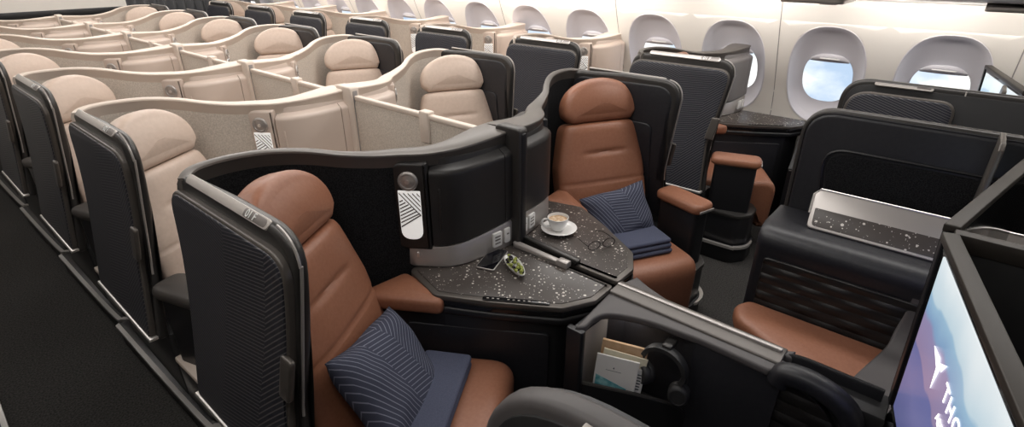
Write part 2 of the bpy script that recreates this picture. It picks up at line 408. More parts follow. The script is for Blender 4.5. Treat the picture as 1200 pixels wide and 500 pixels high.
for k in range(3):                                                   # passenger service panels under the right locker
    t = thing('service_panel', (3.6, .35+.9*k-.5, 1.505), ['grey service panel under the locker nearest the right edge', 'grey service panel under the locker above the round windows', 'grey service panel under the locker further aft'][k], 'service panel', 'service panels under the right locker')
    y = .35+.9*k-.5
    pr = rnd([(3.42, y-.16), (3.78, y-.16), (3.78, y+.16), (3.42, y+.16)], .03)
    MB().prism(pr, 1.512, 1.535, .004).build('panel_body', 'silver', t)
    gm = MB()
    for j in range(9): gm.box(3.45+.035*j, 3.465+.035*j, y-.12, y-.04, 1.506, 1.514, .001)
    gm.build('vent_grille', 'seam', t)

# ------------------------------------------------------------------ seat suite (local x = inboard from the aisle line, y aft)
A30 = R(30); REC = R(15)
sf = Vector((.5, -.866, 0)); sl = Vector((.866, .5, 0)); ez = Vector((0, 0, 1))
sn = sf*math.cos(REC) + ez*math.sin(REC); su = ez*math.cos(REC) - sf*math.sin(REC)
HEAD = Vector((.155, 1.345, 1.21))
SF0 = frame(HEAD, sl, su, sn)                                        # back plane
def SF(u, v, n):                                                     # kept clear of the shell's wing
    p = SF0(u, v, n); lim = .040 - .05*max(0, min(1, (1.1-p.z)/.6))
    if p.x < lim+.02: p.x = lim + .02*math.exp((p.x-lim-.02)/.02)
    return p
SH = frame((HEAD.x, HEAD.y, 0), sl, sf, ez)                          # horizontal seat frame (u, forward, z)

def make_seat(P):
    t = thing('passenger_seat', (.22, 1.15, 0))
    lm = P['leather']
    # headrest
    o = [(-.19, -.205)] + [(.205*math.cos(a), -.135 + .135*math.sin(a)) for a in [math.pi-math.pi*k/24 for k in range(25)]] + [(.19, -.205)]
    o = [(u+.012, v) for u, v in o[::-1]]
    o = rnd(o[:1], 0) + o[1:] if False else o
    ho = [(-.150, -.210), (.174, -.210)] + [(.012+.205*math.cos(a)*(1 if abs(math.cos(a)) < .99 else 1), -.145 + .147*math.sin(a)) for a in [-.22 + (math.pi+.44)*k/28 for k in range(29)]]
    ho = rnd(ho, [.02, .02]+[.0]*29, 5)
    mb = MB(); mb.plate(ho, SF, -.105, .005, .035, 5, dome=.016); mb.build('headrest', lm, t, 60)
    # backrest: stacked cross-sections, crease pressed into the front
    mb = MB(); rings = []
    hs = [-.212, -.213, -.217, -.225, -.236] + [-.25-.01*k for k in range(54)]
    for i, h in enumerate(hs):
        d = [0, .3, .6, .85, .95][i] if i < 5 else 1
        w = (.195 + .052*min(1, (-.212-h)/.22)**.8) * (.82 + .18*d)
        th = .055*(.35+.65*d)
        r = []
        nn = 26
        for k in range(nn):
            a = math.pi*k/(nn-1); u = -math.cos(a); z = max(0, 1-abs(u)**3.2)**.5
            g = 0
            fal = max(0, 1-(abs(u*w-.0)/.125)**6) if abs(u*w) < .125 else 0
            g += .010*math.exp(-((h+.362)/.010)**2)*fal + .007*math.exp(-((h+.508)/.006)**2)
            g += .012*(1-u*u)*math.exp(-((h+.362)/.05)**2)*.3
            r.append(SF(u*w+.012, h, -.045 + th*z - g))
        r += [SF(w+.006, h, -.13), SF(-w+.018, h, -.13)]
        rings.append(r)
    mb.loft(rings); mb.build('backrest', lm, t, 60)
    # cushion
    cp = rnd([(.10, .33), (.10, .455), (.625, .475), (.61, .15), (.54, .15), (.47, .30)], [.02, .03, .085, .03, .03, .05], 7)
    fr = frame((HEAD.x, HEAD.y, 0), sf, ez, sl)
    mb = MB(); mb.plate(cp, fr, -.235, .235, .035, 5); mb.build('seat_cushion', lm, t, 50)
    mb = MB(); mb.plate(rnd([(-.20, .05), (.20, .05), (.20, .52), (-.20, .52)], .03), SH, .0, .30, .01); mb.build('seat_base', 'rubber', t)
    # inboard arm pad by the table
    ap = rnd([(.405, 1.415), (.585, 1.395), (.592, 1.19), (.535, 1.135), (.40, 1.36)], [.02, .03, .035, .03, .03])
    mb = MB(); mb.plate(ap, XY, .625, .688, .022, 4, dome=.008); mb.build('armrest_pad', lm, t, 60)
    # aisle armrest: column with pad
    d1 = Vector((.30, -.954, 0)); d2 = Vector((.954, .30, 0))
    fa = frame((.028, .905, 0), d2, d1, ez)
    ar = MB().plate(rect(-.052, .052, -.115, .125, .03), fa, .12, .615, .006).build('armrest', 'black_plastic', t)
    mb = MB(); mb.plate(rect(-.068, .068, -.14, .145, .05), fa, .612, .665, .022, 4, dome=.006); mb.build('armrest_pad', lm if P is DARK else 'arm_dark', ar, 60)
    mb = MB(); mb.plate(rect(-.05, .05, .143, .15, .003), fa, .625, .638, .002); mb.build('armrest_release', 'silver', ar)
    return t
def flare(p):
    p = Vector(p); k = max(0, min(1.15, (1.17-p.z)/.72)); p.x -= .085*k*k*(1.6-.6*k); return p
FYZ = frame((0, 0, 0), (0, 1, 0), (0, 0, 1), (-1, 0, 0))             # (y, z, outward)
def make_shell(P, letters):
    t = thing('suite_shell', (.05, 1.35, 0))
    fo = rnd([(1.02, .42), (1.67, .42), (1.645, 1.195), (1.30, 1.215), (.985, 1.215), (1.055, .72)], [.02, .03, .10, .3, .10, .25], 7)
    mb = MB(); mb.plate(fo, FYZ, -.036, .005, .018, 5, warp=flare); mb.build('side_frame', 'dark_metal', t)
    po = rnd([(1.04, .43), (1.655, .43), (1.645, 1.165), (1.0, 1.165), (1.065, .72)], [.02, .03, .10, .07, .25], 7)
    mb = MB(); mb.plate(po, FYZ, -.002, .024, .008, 3, warp=flare); mb.build('panel_border', 'bronze', t)
    mb = MB(); mb.plate(offset(po, .008), FYZ, .01, .028, .006, 3, warp=flare); mb.build('side_panel', 'shell_lines', t)
    # inner wing pad
    wo = rnd([(1.03, .46), (1.62, .46), (1.61, 1.175), (1.02, 1.19), (1.07, .72)], [.03, .03, .09, .09, .25], 7)
    fin = lambda u, v, n: (n, u, v)
    mb = MB(); mb.plate(wo, fin, .020, .040, .014, 4, warp=flare); wp = mb.build('wing_pad', 'black_leather', t, 50)
    mb = MB(); ro = rnd([(1.12, .56), (1.36, .56), (1.36, .99), (1.12, .99)], .04); mb.plate(ro, fin, .034, .047, .008, 3, warp=flare); mb.build('pad_panel', 'black_leather', wp, 50)
    # seat number plate on the chamfer
    nn = Vector((-.707, 0, .707)); vv = Vector((.707, 0, .707))
    LO = (.0005, 1.30, 1.2095)
    fl = frame(LO, (0, -1, 0), vv, nn)
    mb = MB(); mb.plate(rect(-.225, .215, -.0135, .0135, .013), fl, -.006, .0015, .0015); lp = mb.build('seat_number_plate', 'label_plate', t)
    mb = MB(); mb.plate(rect(.10, .205, -.0105, .0105, .010), fl, -.002, .0022, .0008); mb.build('number_badge', 'label_dark', lp)
    if letters:
        ft = fl if S.s > 0 else frame(LO, (0, 1, 0), vv, nn)
        text('seat_number', letters, (lambda u, v, n: ft(u + (.112 if S.s > 0 else -.19), v-.0085, .0026+n)), .027, 'label_ink', lp)
    # door latch, trims
    mb = MB(); mb.plate(rnd([(1.035, .76), (1.085, .76), (1.062, .89), (1.012, .89)], .012), FYZ, .02, .036, .006, warp=flare); mb.build('door_latch', 'bronze', t)
    mb = MB(); mb.plate(rect(1.03, 1.66, .428, .442, .005), FYZ, .0, .034, .003, warp=flare); mb.build('lower_trim', 'bright_silver', t)
    # metal edge along the front of the wing
    ed = [Vector(flare((-.012+.022, p[0]-.004, p[1]))) for p in fo if p[0] < 1.10 and p[1] > .47]
    ed.sort(key=lambda p: (p.z > 1.19, p.z if p.z < 1.19 else p.y))
    mb = MB(); mb.tube(spline(ed, 3), .004, 6); mb.build('edge_trim', 'silver', t)
    # plinth and bumper around the armrest foot
    mb = MB(); mb.prism(rnd([(-.06, 1.03), (.30, 1.03), (.30, 1.70), (-.06, 1.70)], .02), 0, .425, .01); mb.build('plinth', 'rubber', t)
    cup = rnd([(-.095, 1.80), (-.075, .80), (.02, .735), (.14, .74), (.22, .80), (.22, 1.02), (.0, 1.05), (.0, 1.80)], [.01, .07, .05, .05, .05, .02, .02, .01])
    mb = MB(); mb.prism(cup, 0, .118, .006); mb.build('bumper', 'black_plastic', t)
    cup2 = rnd([(-.065, 1.03), (-.06, .80), (.02, .745), (.13, .75), (.20, .80), (.20, 1.03)], [.01, .06, .05, .05, .05, .01])
    mb = MB(); mb.prism(offset(cup2, .006), .1, .30, .006); cu = mb.build('armrest_cup', 'black_plastic', t)
    mb = MB(); mb.prism(cup2, .298, .325, .008); mb.build('cup_rim', P['trim'] if P is BEIGE else 'dark_metal', cu)
    ln = [(-.099, 1.79), (-.092, 1.3), (-.08, .84), (-.065, .785), (-.02, .745), (.03, .729), (.09, .73)]
    pts = spline([(x, y, .112) for x, y in ln], 5)
    mb = MB(); mb.loft([[Vector(p)+Vector(q) for q in ((-.006, -.003, -.007), (.012, .01, -.007), (.012, .01, .009), (-.006, -.003, .009))] for p in pts]); mb.build('bumper_trim', 'bright_silver', t)
    # wrap-around wall behind the head and its rim
    path = spline([(.005, 1.56, 1.195), (.05, 1.605, 1.203), (.14, 1.615, 1.205), (.25, 1.585, 1.203), (.35, 1.535, 1.19), (.44, 1.475, 1.168), (.53, 1.432, 1.15), (.60, 1.392, 1.144), (.67, 1.325, 1.145), (.76, 1.272, 1.151), (.87, 1.246, 1.158), (.985, 1.232, 1.166)], 6)
    n = len(path)
    wid = lambda i: .03 + (.0 if path[i].x < .5 else 0)
    inn, outr = [], []
    for i, p in enumerate(path):
        tdir = (path[min(i+1, n-1)]-path[max(i-1, 0)]); tdir.z = 0; tdir.normalize(); nrm = Vector((tdir.y, -tdir.x, 0))
        if nrm.dot(Vector((.22, 1.2, 0))-p) < 0: nrm = -nrm
        inn.append((p, nrm))
    mb = MB(); rings = []
    for p, nr in inn:
        b = p - nr*.012
        rings.append([Vector((p.x, p.y, .12)), Vector((p.x, p.y, p.z-.006)), Vector((b.x, b.y, b.z-.006)), Vector((b.x-nr.x*.004, b.y-nr.y*.004, .12))])
    mb.loft(rings); mb.build('wrap_wall', P['fabric'], t, 50)
    mb = MB(); rings = []
    for i, (p, nr) in enumerate(inn):
        g = max(0, min(1, (p.x-.42)/.5)); w = .026 + .115*g
        q = lambda o, dz: p - nr*o + ez*dz
        rings.append([q(-.002, -.012), q(-.006, -.008), q(-.005, -.002), q(.001, .001), q(w*.4, .003), q(w*.8, .002), q(w-.006, -.002), q(w, -.014), q(w-.004, -.3), q(.014, -.3)])
    mb.loft(rings); mb.build('wrap_rim', P['cap'], t, 50)
    return t
CPATH = [Vector(p) for p in ((.572, 1.434, 0), (.665, 1.300, 0))] + spline([(.672, 1.290, 0), (.700, 1.263, 0), (.76, 1.235, 0), (.87, 1.213, 0), (.985, 1.200, 0)], 8)[1:]
CS = [0]
for p0, p1 in zip(CPATH, CPATH[1:]): CS.append(CS[-1]+(p1-p0).length)
CL = CS[-1]
def CF(s_, z, n):
    i = 0
    while i < len(CS)-2 and s_ > CS[i+1]: i += 1
    def nrm(k):
        d = CPATH[min(k+1, len(CPATH)-1)]-CPATH[max(k-1, 0)] if k > 1 else CPATH[1]-CPATH[0]
        d = d.normalized(); return Vector((d.y, -d.x, 0))
    q = (s_-CS[i])/(CS[i+1]-CS[i]); p = CPATH[i].lerp(CPATH[i+1], q); nn = nrm(i).lerp(nrm(i+1), max(0, min(1, q))).normalized()
    return Vector((p.x, p.y, z)) + nn*n
cd = (CPATH[1]-CPATH[0]).normalized(); cn = Vector((cd.y, -cd.x, 0))
def make_cabinet(P):
    t = thing('side_cabinet', (.85, 1.36, 0)); dk = P is DARK
    body = P['body']
    cb = [CF(CL*k/16, 0, -.03) for k in range(17)]
    mb = MB(); mb.prism([(p.x, p.y) for p in cb] + [(.990, 1.37), (.80, 1.42), (.66, 1.46)], .703, 1.125, .008); mb.build('cabinet_body', body, t)
    mb = MB(); mb.prism([(.60, 1.45), (.68, 1.39), (.985, 1.30), (.99, 1.37), (.80, 1.42), (.66, 1.46)], 0, .703, .003); mb.build('cabinet_foot', body, t)
    # door with bowed, rounded top
    prof = [(-.02, .79), (-.002, .79), (.004, .797), (.004, .81), (.004, .95), (.004, 1.062), (.0035, 1.070), (.0, 1.079), (-.006, 1.084), (-.014, 1.087), (-.055, 1.112), (-.06, 1.114), (-.065, .79)]
    def ledge_z(s_): return .028*max(0, (s_-.15)/(CL-.15))**1.3
    def door(a_, b_, nm, m_, k_=14):
        mb = MB(); rings = []
        for k in range(k_):
            s_ = a_+(b_-a_)*k/(k_-1); lz = ledge_z(s_)
            rings.append([CF(s_, z + (lz if z < .85 else lz*.5), n) for n, z in prof])
        mb.loft(rings); return mb.build(nm, m_, t, 40)
    d = door(.153, CL-.050, 'cabinet_door', body)
    mb = MB(); mb.plate(rect(.182, .190, .86, 1.02, .002), CF, .0, .0065, .002); mb.build('door_pull', body, d)
    door(CL-.047, CL-.004, 'end_panel', body, 4)
    # reading-lamp panel
    CQ = frame(CPATH[0], cd, ez, cn)
    lo = rnd([(.006, .775), (.148, .775), (.148, 1.115), (.006, 1.115)], [.055, .006, .006, .055])
    mb = MB(); mb.plate(lo, CQ, -.04, .008, .014, 4); lp = mb.build('lamp_panel', body, t, 50)
    fr = frame(CQ(.080, 1.048, .006), cd, ez, cn)
    mb = MB(); mb.lathe([(.036, 0), (.036, .006), (.033, .010), (.027, .011), (.024, .007), (.016, .009), (.0005, .012)], fr); mb.build('reading_lamp', 'silver', lp, 50)
    mb = MB(); mb.lathe([(.008, .010), (.008, .014), (.0005, .0145)], fr, 12); mb.build('lamp_switch', 'bright_silver', lp, 50)
    go = rnd([(.040, .820), (.120, .820), (.120, 1.012), (.040, 1.012)], [.038, .038, .003, .003])
    mb = MB(); mb.plate(go, CQ, .006, .010, .002); mb.build('lamp_diffuser', 'lamp_glow', lp)
    mb = MB()                                                        # slanting ribs in two fields over the diffuser
    def rib(u0, v0, u1, v1): mb.plate([(u0, v0), (u1, v1), (u1, v1+.0055), (u0, v0+.0055)], CQ, .009, .0125, .0008, 1)
    for k in range(5): 
        o_ = .016*k; rib(.044+o_, 1.0, .118, 1.0-(.074-o_)*1.15)
    for k in range(7):
        z = .905+.0135*k
        x1 = min(.116, .046+(1.0-z)*.72); rib(.043, z-.02, max(.05, x1), z-.02+(x1-.043)*.55)
    mb.plate([(.043, .868), (.118, .918), (.118, .924), (.043, .874)], CQ, .009, .0130, .0008, 1)
    mb.build('lamp_ribs', 'lamp_dark', lp)
    # metal ledge along the foot
    rings = []; mb = MB()
    lm = 'silver' if dk else body
    for k in range(33):
        s_ = .030+(CL-.034)*k/32; lz = ledge_z(s_); e_ = min(1, k/3); dz = .03*(1-e_)**2
        rings.append([CF(s_, .701+dz, -.03), CF(s_, .701+dz, -.001-.01*(1-e_)), CF(s_, .706+dz, .003-.01*(1-e_)), CF(s_, .776+lz, .001-.008*(1-e_)), CF(s_, .785+lz, -.004-.008*(1-e_)), CF(s_, .789+lz, -.03)])
    mb.loft(rings); lg = mb.build('metal_ledge', lm, t, 40)
    if dk:
        for s0, s1, nm in ((CL-.115, CL-.070, 'power_socket'), (CL-.055, CL-.025, 'usb_panel')):
            n = .003
            mb = MB(); mb.plate(rect(s0, s1, .726, .788, .006), CF, n-.012, n+.006, .002); p = mb.build(nm, 'white', lg)
            mb = MB()
            for z in ((.742, .757, .77) if nm == 'power_socket' else (.765,)):
                mb.plate(rect(s0+.009, s1-.009, z-.003, z+.003, .002), CF, n+.0045, n+.0068, .0006)
            mb.build('socket_slots', 'label_dark', p)
        mb = MB(); mb.plate(rect(.088, .099, .742, .764, .003), CF, -.002, .007, .002); mb.build('call_button', 'bright_silver', lg)
    return t
TT = [(.595, 1.375), (.545, 1.185), (.640, 1.005), (.765, .805), (.870, .745), (.978, .745), (.982, 1.235)]
def make_table(P):
    t = thing('side_table', (.8, 1.0, 0)); dk = P is DARK
    tt = rnd(TT, [.03, .03, .04, .035, .03, .008, .004], 6)
    mb = MB(); mb.prism(offset(tt, .014), .690, .700, .003); mb.build('tabletop', P['table'], t)
    rim = offset(tt, -.008)
    rim = [(min(x, .985), y) for x, y in rim]
    mb = MB(); mb.prism(rim, .676, .697, .006); mb.build('table_rim', 'bronze' if dk else P['cap'], t)
    mb = MB(); mb.prism(offset(tt, -.006), .648, .678, .006); mb.build('table_tray', 'black_gloss' if dk else P['body'], t)
    mb = MB(); mb.prism([(min(x, .985), y) for x, y in offset(tt, -.012)], .622, .652, .010, 3); mb.build('tray_housing', 'black_plastic' if dk else P['body'], t)
    bp = rnd([(.42, 1.40), (.555, 1.155), (.66, .985), (.775, .825), (.87, .77), (.98, .77), (.98, 1.2), (.6, 1.39)], [.01, .1, .2, .06, .06, .01, .01, .01])
    mb = MB(); mb.prism(bp, 0, .625, .006); base = mb.build('table_base', 'black_plastic' if dk else P['body'], t)
    # drawer line and kick
    e0, e1 = Vector((.47, 1.31, .30)), Vector((.765, .838, .30)); dd = (e1-e0).normalized(); en = Vector((-dd.y*-1, 0, 0)); nn = Vector((dd.y, -dd.x, 0))
    fb = frame(e0, dd, ez, nn)
    mb = MB(); mb.plate(rnd([(.04, .0), ((e1-e0).length-.01, .0), ((e1-e0).length-.01, .27), (.04, .27)], [.005, .04, .02, .005]), fb, -.05, .012, .005); dr = mb.build('drawer_front', 'black_leather' if dk else P['body'], base)
    if dk and S.s > 0:
        a, b_ = Vector((.632, 1.018, .0)), Vector((.757, .818, 0)); d2 = (b_-a).normalized(); n2 = Vector((d2.y, -d2.x, 0)); 
        fc = frame(a + n2*.0 + ez*.6995, d2, -n2, ez)
        mb = MB(); mb.plate(rect(-.02, .21, -.002, .018, .008), fc, .0, .0022, .0008); cs = mb.build('control_strip', 'black_gloss', t)
        for k in range(12):
            if k in (3, 9): continue
            u = -.006+.0178*k; mb = MB(); mb.plate(rnd([(u, .0055), (u+.008, .0055), (u+.008, .0105), (u, .0105)], .0025 if k % 2 else .001, 3), fc, .0020, .0028, .0003, 1)
            mb.build('control_icon', 'label_plate', cs)
    return t
ORD = ['first', 'second', 'third', 'fourth', 'fifth', 'sixth', 'seventh']
COLS = {'L': 'left-aisle column', 'R': 'right-aisle column', 'W': 'window column'}
NR = 7; PIT = 1.04
def col_label(kind, col, r):
    where = {'L': 'left aisle column', 'R': 'middle column', 'W': 'window column'}[col]
    near = {'L': 'beside the left aisle', 'R': 'across the dividers, facing the left half', 'W': 'under the round windows'}[col]
    if kind == 'seat':
        if r == 0: return {'L': 'brown leather seat in left foreground with patterned pillow and blanket', 'R': 'brown leather seat facing the camera, beyond the coffee cup table', 'W': 'brown leather window seat with its aisle armrest, half hidden by its dark shell'}[col]
        return 'beige leather seat, %s behind the brown one in the %s' % (ORD[r-1], where)
    if kind == 'shell':
        if r == 0: return {'L': 'dark line-textured seat shell at left front with silver number plate 01 F', 'R': 'dark curved shell wrapped round the far brown seat, wing facing the camera', 'W': 'tall dark shell across the right aisle, before the lamp cabinet at the window'}[col]
        return 'shell round beige seat %s behind brown, %s' % (ORD[r-1], where)
    if kind == 'cabinet':
        if r == 0: return {'L': 'black lamp cabinet with silver ledge beside the left brown seat', 'R': 'black cabinet with silver ledge behind the coffee cup', 'W': 'grey cabinet with curved cap standing against the window by the dark shell'}[col]
        return 'beige lamp cabinet beside beige seat %s behind the brown one, %s' % (ORD[r-1], where)
    if r == 0: return {'L': 'dark speckled side table holding the phone and dish of olives', 'R': 'dark speckled side table holding the coffee cup and glasses', 'W': 'small dark speckled table by the window across the right aisle'}[col]
    return 'beige side table beside beige seat %s behind the brown one, %s' % (ORD[r-1], where)
CAT = {'seat': 'seat', 'shell': 'seat shell', 'cabinet': 'cabinet', 'table': 'side table'}
def put(o, kind, col, r, label=None):
    tag(o, label or col_label(kind, col, r), CAT[kind], {'seat': 'seats of the cabin', 'shell': 'suite shells of the cabin', 'cabinet': 'lamp cabinets of the suites', 'table': 'side tables of the suites'}[kind]); return o
protos = {}
for col, ox, s in (('L', .45, 1), ('R', 2.45, -1)):
    for pal in (DARK, BEIGE):
        setside(ox, s, 0 if pal is DARK else PIT)
        pr = dict(seat=make_seat(pal), shell=make_shell(pal, ('01 F' if col == 'L' else '01 E') if pal is DARK else ('02 F' if col == 'L' else '02 E')), cabinet=make_cabinet(pal), table=make_table(pal))
        protos[col, pal['tag']] = pr
        for kind, o in pr.items(): put(o, kind, col, 0 if pal is DARK else 1)
        if pal is BEIGE:
            for r in range(2, NR):
                for kind, o in pr.items(): put(dup(o, (0, PIT*(r-1), 0), col_label(kind, col, r)), kind, col, r)
for r in range(NR):                                                  # the window column repeats the left-hand build
    pr = protos['L', 'brown' if r == 0 else 'beige']; dy = 0 if r == 0 else PIT*(r-1)
    for kind, o in pr.items(): put(dup(o, (2.69, dy, 0), col_label(kind, 'W', r)), kind, 'W', r)
for o in sc.objects:                                                 # the first window cabinet is the grey one
    if o.get('label', '').startswith('grey cabinet with curved cap'):
        for c in o.children:
            if c.name.split('.')[0] in ('cabinet_body', 'cabinet_door', 'end_panel', 'lamp_panel'):
                c.data = c.data.copy(); c.data.materials.clear(); c.data.materials.append(M['window_grey'])
for c in protos['L', 'brown']['seat'].children:                      # the nearest seat has its aisle armrest stowed low
    if c.name.startswith('armrest') and not c.name.startswith('armrest_pad'): c.location.z -= .30
for k in range(2):                                                   # dark shells at the far left, only their foot in the frame
    o = dup(protos['R', 'beige']['shell'], (-2.67, PIT*(k+.2), 0), 'dark shell across the left aisle, %s one, only its pale foot trim showing' % ('nearer' if k == 0 else 'further'))
    put(o, 'shell', 'R', 1, o['label'])

# ------------------------------------------------------------------ centre dividers
setside(*NEU)
for r in range(NR):
    y0 = 1.185 + PIT*r; dk = r == 0; P = DARK if dk else BEIGE
    t = thing('centre_divider', (XC, y0, 0), 'black divider post with lowered rails between the two brown seats' if dk else 'beige fabric divider screen between the %s pair of beige seats' % ORD[r-1], 'divider', 'centre dividers')
    mb = MB(); mb.plate(rnd([(y0-.02, .60), (y0+.10, .60), (y0+.10, 1.185), (y0-.02, 1.185)], [.004, .004, .02, .02]), frame((XC, 0, 0), (0, 1, 0), ez, (1, 0, 0)), -.026, .026, .008, 3); mb.build('post', 'dark_metal' if dk else 'beige_cap', t)
    mb = MB(); mb.plate(rect(y0-.023, y0-.012, .70, 1.165, .003), frame((XC, 0, 0), (0, 1, 0), ez, (1, 0, 0)), -.012, .012, .003); mb.build('post_channel', 'black_plastic' if dk else 'seam', t)
    mb = MB(); mb.prism([(XC-.024, y0), (XC+.024, y0), (XC+.024, y0+.15), (XC-.024, y0+.15)], 0, .62, .006); mb.build('post_foot', 'black_plastic' if dk else 'beige_plastic', t)
    if dk:
        mb = MB(); mb.plate(rnd([(y0-.02, .697), (y0-.27, .697), (y0-.285, .722), (y0-.02, .735)], [.002, .006, .01, .002]), frame((XC+.018, 0, 0), (0, 1, 0), ez, (1, 0, 0)), -.012, .014, .006); mb.build('divider_rail', 'dark_metal', t)
        mb = MB(); mb.plate(rnd([(y0-.0, .697), (y0-.245, .697), (y0-.25, .718), (y0-.0, .724)], .003), frame((XC-.026, 0, 0), (0, 1, 0), ez, (1, 0, 0)), -.014, .012, .006); ra = mb.build('sliding_rail', 'silver', t)
        mb = MB(); mb.box(XC-.043, XC-.011, y0-.262, y0-.215, .699, .727, .006); mb.build('rail_grip', 'silver', ra)
    else:
        fx = frame((XC, 0, 0), (0, 1, 0), ez, (1, 0, 0))
        y1 = y0 - .94
        mb = MB(); mb.plate(rnd([(y1, .64), (y0-.022, .64), (y0-.022, 1.128), (y1, 1.128)], [.01, .01, .03, .01]), fx, -.010, .010, .004); pn = mb.build('screen_panel', 'beige_fabric', t)
        mb = MB(); mb.plate(rect(y1, y0-.03, 1.122, 1.146, .006), fx, -.014, .014, .006); mb.build('screen_rail', 'beige_cap', pn)
        mb = MB(); mb.plate(rect(y0-.56, y0-.50, 1.02, 1.158, .008), fx, -.020, .020, .006); mb.build('screen_clip', 'beige_cap', pn)

# ------------------------------------------------------------------ front: centre console with pockets
def front_side(which):
    """furniture in front of the front row, local coordinates like a suite"""
    L_ = which == 'L'
    PA, PB = Vector((.715, .695, 0)), Vector((.925, .19, 0)); pd = (PB-PA).normalized(); pn = Vector((pd.y, -pd.x, 0)); PL = (PB-PA).length
    PF = frame(PA, pd, ez, pn)
    t = thing('centre_console', (.9, .4, 0), 'black console with a lit pocket of magazines below the speckled table' if L_ else 'black console half on the far side of the grey centre strip', 'console', 'front centre consoles')
    if L_: edge = [(.722, .722), (.745, .700), (.80, .700), (.845, .682), (.878, .630), (.904, .548), (.916, .445), (.921, .365), (.916, .190)]
    else: edge = [(.885, .712), (.92, .64), (.950, .55), (.968, .48), (.975, .40), (.972, .19)]
    edge = [(p.x, p.y) for p in spline([(x, y, 0) for x, y in edge], 4)]
    top = edge + [(.945, .15), (.988, .15), (.988, .742)]
    mb = MB(); mb.prism(top, .655, .682, .008, 3); mb.build('console_top', 'console_grey', t)
    if L_:
        wall = [(.728, .745), (.728, .715), (.90, .700), (.945, .66), (.955, .46), (.940, .425), (.922, .405), (.922, .15), (.985, .15), (.985, .745)]
        mb = MB(); mb.prism(wall, 0, .657, .003); mb.build('console_body', 'black_leather', t)
        mb = MB(); mb.prism(rnd([(.715, .755), (.715, .690), (.742, .690), (.742, .755)], .012), 0, .672, .008); mb.build('corner_post', 'black_plastic', t)
        mb = MB(); mb.prism([(.742, .712), (.742, .7145), (.895, .7025), (.895, .700)], .35, .640, .0005); mb.build('pocket_side', 'silver', t)
        lip = spline([(.735, .695, .448), (.77, .60, .452), (.815, .51, .445), (.86, .44, .425), (.905, .405, .38), (.918, .395, .34)], 6)
        mb = MB(); mb.loft([[Vector((p.x, p.y, 0)), Vector((p.x, p.y, p.z)), Vector((p.x+.012, p.y+.006, p.z)), Vector((p.x+.012, p.y+.006, 0))] for p in lip]); lipo = mb.build('pocket_front', 'black_plastic', t)
        mb = MB(); mb.tube([p + Vector((.006, .003, 0)) for p in lip], .007, 6); mb.build('pocket_lip', 'dark_metal', lipo)
        mb = MB(); mb.prism([(.74, .70), (.775, .60), (.82, .51), (.865, .44), (.92, .41), (.95, .46), (.94, .66), (.90, .70)], .32, .343, .003); mb.build('pocket_floor', 'rubber', t)
        mb = MB(); mb.prism([(.905, .67), (.930, .665), (.934, .60), (.918, .60)], .646, .6545, .001); mb.build('pocket_lamp', 'cove_lamp', t)
    else:
        mb = MB(); mb.prism(offset(edge + [(.985, .15), (.985, .742)], .008), 0, .657, .003); mb.build('console_body', 'black_leather', t)
    # quilted end with its arch
    qx = .935 if L_ else .985
    aq = frame((qx, 0, 0), (0, 1, 0), ez, (-1, 0, 0))
    qo = rnd([(-.10, .0), (.165, .0), (.175, .655), (.05, .640), (-.055, .50)], [0, 0, .02, .12, .10])
    mb = MB(); mb.plate(qo, aq, -.045, .003, .006); mb.build('quilted_end', 'quilt', t)
    hx = qx-.015
    if L_: pts_ = [(.185, .655), (.175, .690), (.145, .712), (.076, .716), (.002, .694), (-.05, .645), (-.075, .55), (-.08, .35), (-.08, .02)]
    else: pts_ = [(.20, .61), (.19, .650), (.166, .678), (.12, .690), (.02, .690), (-.08, .690)]
    ar = spline([(hx, y, z) for y, z in pts_], 7)
    hh_ = [(-.016, -.052), (-.022, -.042), (-.024, -.020), (-.018, -.004), (.0, .004), (.022, .004), (.034, -.004), (.038, -.02), (.034, -.052)] if L_ else [(.0, -.07), (-.004, -.01), (.0, .0), (.008, .003), (.014, -.004), (.014, -.07)]
    mb = MB(); rings = []
    for i, p in enumerate(ar):
        tn = (ar[min(i+1, len(ar)-1)]-ar[max(i-1, 0)]).normalized(); nu = Vector((0, -tn.z, tn.y))
        if nu.z < 0 and i < 10: nu = -nu
        nu = Vector((0, tn.z, -tn.y))
        rings.append([p + Vector((a_, 0, 0)) + nu*b_ for a_, b_ in hh_])
    mb.loft(rings); mb.build('arch_rim', 'black_leather' if L_ else 'black_plastic', t, 60)
    if L_:
        mb = MB(); mb.prism([(.95, .14), (1.06, .14), (1.06, -.1), (.95, -.1)], .40, .655, .01); mb.build('console_end', 'rubber', t)
    return t, PF
